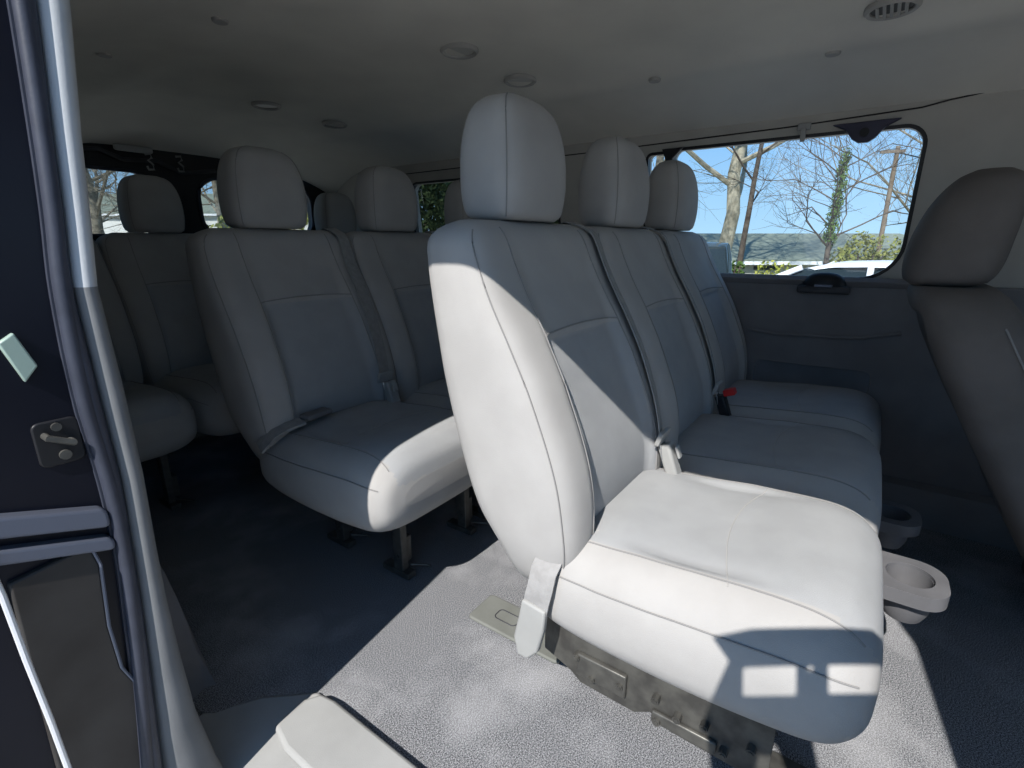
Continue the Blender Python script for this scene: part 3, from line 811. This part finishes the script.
def car(name, loc, rz, paint, lab, H=1.38, L=4.4, W=1.8):
    t = empty(name, loc, rz); tag(t, lab, 'car')
    prof = [(-L/2, .35), (-L/2 + .02, .75), (-L/2 + .1, .88), (-L * .28, .95), (L * .33, .97), (L/2 - .08, .85), (L/2, .6), (L/2 - .02, .32)]
    bm = bmesh.new(); prism(bm, prof, -W/2, W/2, lambda u, v, w: Vector((u, w, v))); obj('body', bm, paint, t, bevel=.09)
    cab = [(-L * .30, .92), (-L * .16, H - .06), (-L * .08, H), (L * .18, H), (L * .28, H - .08), (L * .40, .92)]
    bm = bmesh.new(); prism(bm, cab, -W/2 + .13, W/2 - .13, lambda u, v, w: Vector((u, w * (1 - .12 * (v - .92) / (H - .92)), v))); obj('glasshouse', bm, CGL, t, bevel=.06)
    rf = [(-L * .17, H - .10), (-L * .08, H + .005), (L * .18, H + .01), (L * .29, H - .10), (L * .27, H + .0), (L * .18, H + .03), (-L * .08, H + .03), (-L * .15, H - .03)]
    bm = bmesh.new()
    rr_ = [(-L * .165, H - .06, .90), (-L * .12, H - .01, .95), (-L * .08, H + .02, .97), (0, H + .035, 1.), (L * .12, H + .03, 1.), (L * .20, H + .012, .97), (L * .27, H - .04, .92), (L * .285, H - .07, .88)]
    rings = []
    for x, z, k in rr_:
        hw = (W / 2 - .19) * k
        rings.append([Vector((x, hw * s, z - dz)) for s, dz in ((-1.03, .05), (-1, .015), (-.7, 0), (0, -.012), (.7, 0), (1, .015), (1.03, .05), (.9, .06), (-.9, .06))])
    loft(bm, rings); obj('roof', bm, paint, t, autosm=60)
    bm = bmesh.new()
    for s in (-1, 1):
        for (xa, za, xb, zb) in ((-L * .30, .93, -L * .16, H - .04), (L * .40, .93, L * .28, H - .06), (.05, .93, .03, H)):
            tube(bm, [(xa, s * (W/2 - .12), za), ((xa + xb) / 2, s * (W/2 - .135), (za + zb) / 2 + .02), (xb, s * (W/2 - .19), zb)], .035, 8)
    obj('window_pillar', bm, paint, t)
    for sx in (-L * .31, L * .32):
        for s in (-1, 1):
            bm = bmesh.new(); cyl(bm, (sx, s * (W/2 - .2), .32), (sx, s * (W/2 + .01), .32), .32, 28); obj('wheel', bm, TYRE, t, bevel=.03)
    bm = bmesh.new(); cyl(bm, (L * .06, 0, H + .03), (L * .06, 0, H + .07), .035, 12, .02); obj('roof_antenna', bm, BLK, t)
x_, y_ = far(885, 6.6); car('parked_car', (x_, y_, GZ), math.radians(-100), WHITE, 'white car parked outside the big side window', H=1.31)
x_, y_ = far(695, 12.2); car('parked_car', (x_, y_, GZ), math.radians(14), CARD, 'dark car outside, just showing left of the tree trunks', H=1.55)

def limb(bm, p, d, L, r, depth, spread, sides, out, bend=.25, tips=None):
    n = 4; pts = [p]; q = p; dd = d
    for i in range(n):
        dd = (dd + Vector((random.uniform(-1, 1), random.uniform(-1, 1), random.uniform(-.5, .8))) * bend * .5).normalized()
        q = q + dd * L / n; pts.append(q)
    rs = [r * (1 - .45 * i / n) for i in range(n + 1)]
    tube(bm, pts, rs, sides); out[0] += 1
    if tips is not None: tips.extend(pts[1:])
    if depth <= 0: return
    nb = random.choice((3, 4, 4)) if depth > 1 else 4
    for k in range(nb):
        t = random.uniform(.35, 1.0) if k else 1.0
        i = min(n - 1, int(t * n)); b = pts[i].lerp(pts[i + 1], t * n - i) if t < 1 else pts[-1]
        ax = dd.orthogonal().normalized(); ax.rotate(Matrix.Rotation(random.uniform(0, 2 * PI), 3, dd))
        nd = dd.copy(); nd.rotate(Matrix.Rotation(random.uniform(.35, spread), 3, ax))
        nd = (nd + Vector((0, 0, .12))).normalized()
        limb(bm, b, nd, L * random.uniform(.55, .8), r * (.52 if k else .6), depth - 1, spread, max(3, sides - 2), out, bend, tips)

def bare_tree(u, d, h, r, lab, lean=0., m=None, first=.35, depth=4, nb=9, seed=1, ivy=False, group='bare trees outside', blen=.42):
    random.seed(seed)
    m = m or BARK; x, y = far(u, d)
    t = empty('bare_tree', (x, y, GZ)); tag(t, lab, 'tree', group)
    side = Vector((rt.x, rt.y, 0))
    n = 10; pts = []
    for i in range(n + 1):
        s = i / n; pts.append(Vector((0, 0, h * s)) + side * (lean * h * s) + Vector((random.uniform(-1, 1), random.uniform(-1, 1), 0)) * r * .35 * (i > 0))
    bm = bmesh.new(); tube(bm, pts, [r * (1.25 if i == 0 else 1) * (1 - .72 * i / n) for i in range(n + 1)], 14)
    tr = obj('trunk', bm, m, t)
    bm = bmesh.new(); out = [0]
    for k in range(nb):
        s = first + (1 - first) * (k / nb) ** .9; i = min(n - 1, int(s * n)); b = pts[i].lerp(pts[i + 1], s * n - i)
        a = k * 2.4 + random.uniform(-.4, .4)
        dv = Vector((math.cos(a), math.sin(a), random.uniform(.35, .9))).normalized()
        limb(bm, b, dv, h * blen * (1.1 - .5 * s), r * .36 * (1.1 - .6 * s), depth, .95, 6, out)
    obj('branches', bm, m, t)
    if ivy:
        bm = bmesh.new()
        for k in range(1500):
            s = random.uniform(.45, 1.0); i = min(n - 1, int(s * n)); b = pts[i].lerp(pts[i + 1], s * n - i)
            a = random.uniform(0, 2 * PI); rr = r * random.uniform(.7, 2.3) * (1.2 - .6 * s)
            leaf(bm, b + Vector((math.cos(a) * rr, math.sin(a) * rr, random.uniform(-.1, .1))), random.uniform(.022, .045))
        obj('ivy', bm, LEAF, t, smooth=False)
    return t
def leaf(bm, c, s):
    a = Vector((random.gauss(0, 1), random.gauss(0, 1), random.gauss(0, 1))).normalized(); b = a.orthogonal().normalized(); b.rotate(Matrix.Rotation(random.uniform(0, 6), 3, a)); c2 = a.cross(b)
    vs = [bm.verts.new(c + b * s), bm.verts.new(c + c2 * s * .5), bm.verts.new(c - b * s), bm.verts.new(c - c2 * s * .5)]
    bm.faces.new(vs)
def bush(name, u, d, w, h, m, lab, n=2500, size=.06, z0=None, cat='bush', group=None):
    random.seed(int(u) + n)
    x, y = far(u, d); t = empty(name, (x, y, GZ if z0 is None else z0)); tag(t, lab, cat, group)
    bm = bmesh.new()
    lobes = [(Vector((random.uniform(-.6, .6) * w, random.uniform(-.6, .6) * w, random.uniform(.25, .8) * h)), random.uniform(.25, .45)) for _ in range(9)]
    for k in range(n):
        c, rr = random.choice(lobes)
        v = Vector((random.gauss(0, 1), random.gauss(0, 1), random.gauss(0, 1))).normalized() * random.uniform(.6, 1) ** .5
        p = c + Vector((v.x * rr * w, v.y * rr * w, v.z * rr * h * .8)); p.z = max(.03, p.z)
        leaf(bm, p, size * random.uniform(.6, 1.4))
    obj('foliage', bm, m, t, smooth=False)
    bm = bmesh.new()
    for k in range(7):
        a = k * .9; tube(bm, [(0, 0, 0), (math.cos(a) * w * .2, math.sin(a) * w * .2, h * .4), (math.cos(a) * w * .4, math.sin(a) * w * .4, h * .75)], [.05, .035, .015], 6)
    obj('stems', bm, BARKD, t)

bare_tree(724, 19, 13, .27, 'thick pale bare tree trunk in the left of the big side window', lean=.045, m=BARKP, seed=3, first=.2, nb=16, depth=5)
bare_tree(741, 14, 8, .085, 'thin dark bare tree just right of the thick pale trunk', lean=.05, m=BARKD, seed=5, first=.30, nb=10, depth=4, blen=.3)
bare_tree(827, 12, 3.5, .075, 'ivy-covered bare tree in the middle of the big side window', lean=.03, m=BARKD, seed=8, ivy=True, first=.35, nb=12, depth=3, blen=.42)
bare_tree(925, 18, 9, .13, 'bare tree at the right side of the big side window behind the pole', lean=.0, m=BARK, seed=11, first=.12, nb=16, depth=4)
bare_tree(650, 19, 11, .18, 'bare tree behind the headrests at the left end of the side window', lean=.02, seed=13, first=.25, nb=11, depth=4)
bare_tree(104, 26, 11, .30, 'bare tree seen through the left back door window', lean=-.05, m=BARK, seed=21, first=.12, nb=18, depth=5)
bare_tree(70, 32, 11, .24, 'farther bare tree at the left edge of the back door window', lean=.0, m=BARK, seed=22, first=.12, nb=16, depth=5)
bare_tree(222, 26, 10, .2, 'bare tree seen through the right back door window', lean=.03, m=BARK, seed=23, first=.10, nb=18, depth=5)
bush('olive_bush', 868, 13, .9, 1.7, LEAFO, 'olive green bush in front of the long building, beside the pole', 2600, .055)
bush('ivy_bush', 736, 13, .45, 1.35, LEAF, 'green bush at the foot of the thick pale trunk', 1500, .05)
bush('low_shrub', 778, 11.5, .6, 1.12, textured('yellow_leaves', (.20, .24, .03), (.42, .42, .10), 9, .7, 0), 'low yellow-green shrub beyond the sill left of the white car', 1800, .04)
bush('olive_bush', 285, 17, 2.6, 3.0, LEAFO, 'olive green bush seen through the right back door window', 3000, .10)
bush('olive_bush', 225, 22, 2.6, 2.2, LEAFO, 'farther olive bush behind the right back door window', 2500, .10)
bush('evergreen_tree', 430, 10, 2.6, 4.4, LEAFD, 'dark evergreen tree filling the rear side window', 20000, .06, cat='tree')
bush('evergreen_tree', 560, 11, 2.0, 4.0, LEAFD, 'dark evergreen tree behind the pillar right of the sunlit seat headrest', 12000, .06, cat='tree')

# utility pole
x_, y_ = far(880, 14); t = empty('utility_pole', (x_, y_, GZ)); tag(t, 'wooden utility pole with a short crossarm in the right of the big side window', 'pole')
bm = bmesh.new(); cyl(bm, (0, 0, 0), (0, 0, 3.95), .062, 14, .05); obj('pole', bm, WOOD, t)
bm = bmesh.new(); box(bm, (rt.x * -.12, rt.y * -.12, 3.82), (.07, .55, .07), Matrix.Rotation(math.radians(20), 3, 'Z')); obj('crossarm', bm, WOOD, t)
bm = bmesh.new(); tube(bm, [(0, 0, 3.8), (rt.x * 3, rt.y * 3, 3.2), (rt.x * 7, rt.y * 7, 2.9)], .015, 5); obj('cable', bm, BLK, t)


# ------------------------------------------------------------------ the photographer outside the door, lens at the origin of the view
LENSP = Vector((0, 0, CAMZ))
def ph(s_, u_, b_=0.): return LENSP + rt * s_ + up * u_ - fw * b_
t = empty('smartphone', ph(.065, .02, .012)); tag(t, 'smartphone held in the doorway with an added shadow-shaping frame, casting shadow on the sunlit cushion', 'phone')
PC = ph(.065, .02, .012)
bm = bmesh.new(); prism(bm, rrect(-.014, .150, -.066, .010, .010, 5), .008, .016, lambda u, v, w: ph(u, v, w) - PC); obj('phone_body', bm, BLK, t, bevel=.002)
bm = bmesh.new(); prism(bm, rrect(-.010, .146, -.062, .006, .008, 5), .0165, .017, lambda u, v, w: ph(u, v, w) - PC); obj('phone_screen', bm, CGL, t)
bm = bmesh.new()
holed(bm, [(-.030, -.03), (.21, -.03), (.21, .088), (.19, .103), (.04, .107), (-.012, .099), (.010, .066), (-.016, .01)], [rrect(.026, .092, .020, .060, .004, 3), rrect(.126, .204, .022, .060, .004, 3), rrect(.103, .111, .050, .059, .003, 3)], lambda u, v, w: ph(u, v, w + .017) - PC, .006)
obj('shadow_frame', bm, BLK, t, smooth=False)  # unseen cut-out frame, added to shape the holed shadow on the cushion

def skinned(name, verts, edges, radii, m, parent=None, root=0, lv=2):
    me = bpy.data.meshes.new(name); me.from_pydata([Vector(v) for v in verts], edges, []); o = bpy.data.objects.new(name, me); C.objects.link(o)
    o.modifiers.new('skin', 'SKIN'); sv = me.skin_vertices[0].data if me.skin_vertices else None
    if sv is None:
        bm = bmesh.new(); bm.from_mesh(me); bm.verts.layers.skin.verify(); bm.to_mesh(me); bm.free(); sv = me.skin_vertices[0].data
    for i, rr in enumerate(radii): sv[i].radius = (rr, rr) if not isinstance(rr, tuple) else rr; sv[i].use_root = (i == root)
    s_ = o.modifiers.new('sub', 'SUBSURF'); s_.levels = lv; s_.render_levels = lv
    me.materials.append(m); o.parent = parent
    return o
pe = empty('person', (-.42, -.34, GZ)); tag(pe, 'person standing outside the open door holding up a phone with both hands', 'person')
def body():
    V = []; E = []; R = []
    def add(p, r, parent=None):
        V.append(Vector(p) - Vector((-.42, -.34, GZ))); R.append(r); i = len(V) - 1
        if parent is not None: E.append((parent, i))
        return i
    B = Vector((-.40, -.33, .05)); sd = rt; f2 = Vector((fw.x, fw.y, 0)).normalized()
    pel = add(B + Vector((0, 0, .25)), (.15, .11)); sp1 = add(B + Vector((0, 0, .42)), (.14, .10), pel); ch = add(B + Vector((0, 0, .62)), (.16, .11), sp1)
    nk = add(B + f2 * .03 + Vector((0, 0, .78)), .055, ch); hd = add(B + f2 * .07 + Vector((0, 0, .90)), (.075, .09), nk); ht = add(B + f2 * .07 + Vector((0, 0, .98)), (.07, .085), hd)
    for s in (-1, 1):
        sh = add(B + sd * s * .17 + Vector((0, 0, .70)), .055, ch)
        ce = .072; target = ph(ce + s * .066, -.085, .03)
        el = add(B + sd * s * .22 + f2 * .12 + Vector((0, 0, .46)), .042, sh)
        wr = add(target + Vector((0, 0, -.045)) - f2 * .03, .026, el)
        pm = add(target, (.036, .020), wr)
        for k in range(4):
            off = (.012 - k * .011) * s
            a = add(target + rt * off * 1.6 + Vector((0, 0, .022)) + f2 * .012, .0085, pm)
            b = add(ph(ce + s * (.070 + .0) + off * 1.7, -.020, .028) , .008, a)
        a = add(target - rt * s * .030 + Vector((0, 0, .012)), .010, pm); b = add(ph(ce + s * .030, -.035, .030), .009, a); add(ph(ce + s * .024, -.012, .030), .008, b)
        hp = add(B + sd * s * .09 + Vector((0, 0, .16)), .085, pel); kn = add(B + sd * s * .11 + f2 * .02 + Vector((0, 0, -.24)), .058, hp)
        an = add(B + sd * s * .12 + Vector((0, 0, GZ + .09)), .038, kn); add(B + sd * s * .13 + f2 * .14 + Vector((0, 0, GZ + .035)), .035, an)
    return V, E, R
V, E, R = body()
bd = skinned('body', V, E, R, SKIN, pe)
dg = bpy.context.evaluated_depsgraph_get()
nm_ = bpy.data.meshes.new_from_object(bd.evaluated_get(dg)); bd.modifiers.clear(); bd.data = nm_
nm_.materials.clear()
for k in (SKIN, CLOTH, mat('dark_trousers', (.03, .035, .05), .95), BLK): nm_.materials.append(k)
for p in nm_.polygons:
    c = p.center; p.use_smooth = True; h_ = c.z
    fwd = c.x * math.cos(YW) + c.y * math.sin(YW)
    p.material_index = 3 if h_ < .09 else 2 if h_ < .98 else 0 if (h_ > 1.47 or fwd > .24) else 1
bm = bmesh.new(); bmesh.ops.create_uvsphere(bm, u_segments=24, v_segments=16, radius=1, matrix=Matrix.Translation(V[5] + Vector((-.02, -.015, .03))) @ Matrix.Diagonal((.092, .085, .085, 1)))
obj('hair', bm, BARKD, pe)


# ------------------------------------------------------------------ light
sc = bpy.context.scene
w = bpy.data.worlds.new('sky'); sc.world = w; w.use_nodes = True; nt = w.node_tree
bg = nt.nodes['Background']
tc = nt.nodes.new('ShaderNodeTexCoord'); sp = nt.nodes.new('ShaderNodeSeparateXYZ'); rp = nt.nodes.new('ShaderNodeValToRGB')
e = rp.color_ramp.elements
e[0].position = 0.; e[0].color = (.35, .56, .76, 1)
e[1].position = .9; e[1].color = (.09, .22, .50, 1)
k = e.new(.22); k.color = (.17, .38, .70, 1)
nt.links.new(tc.outputs['Generated'], sp.inputs[0]); nt.links.new(sp.outputs['Z'], rp.inputs['Fac']); nt.links.new(rp.outputs['Color'], bg.inputs['Color'])
bg.inputs['Strength'].default_value = 1.55
sl = bpy.data.lights.new('sun', 'SUN'); so = bpy.data.objects.new('sun', sl); C.objects.link(so)
sl.energy = 7.2; sl.angle = math.radians(.55); sl.color = (1., .965, .92)
so.rotation_euler = Vector((1, .14, -1.0)).to_track_quat('-Z', 'Y').to_euler(); so.location = (-4, -1, 5)

sc.view_settings.view_transform = 'Standard'; sc.view_settings.look = 'None'
sc.view_settings.gamma = 1; sc.view_settings.exposure = 0; sc.view_settings.use_curve_mapping = False
sc.cycles.max_bounces = 10; sc.cycles.diffuse_bounces = 6; sc.cycles.transparent_max_bounces = 16
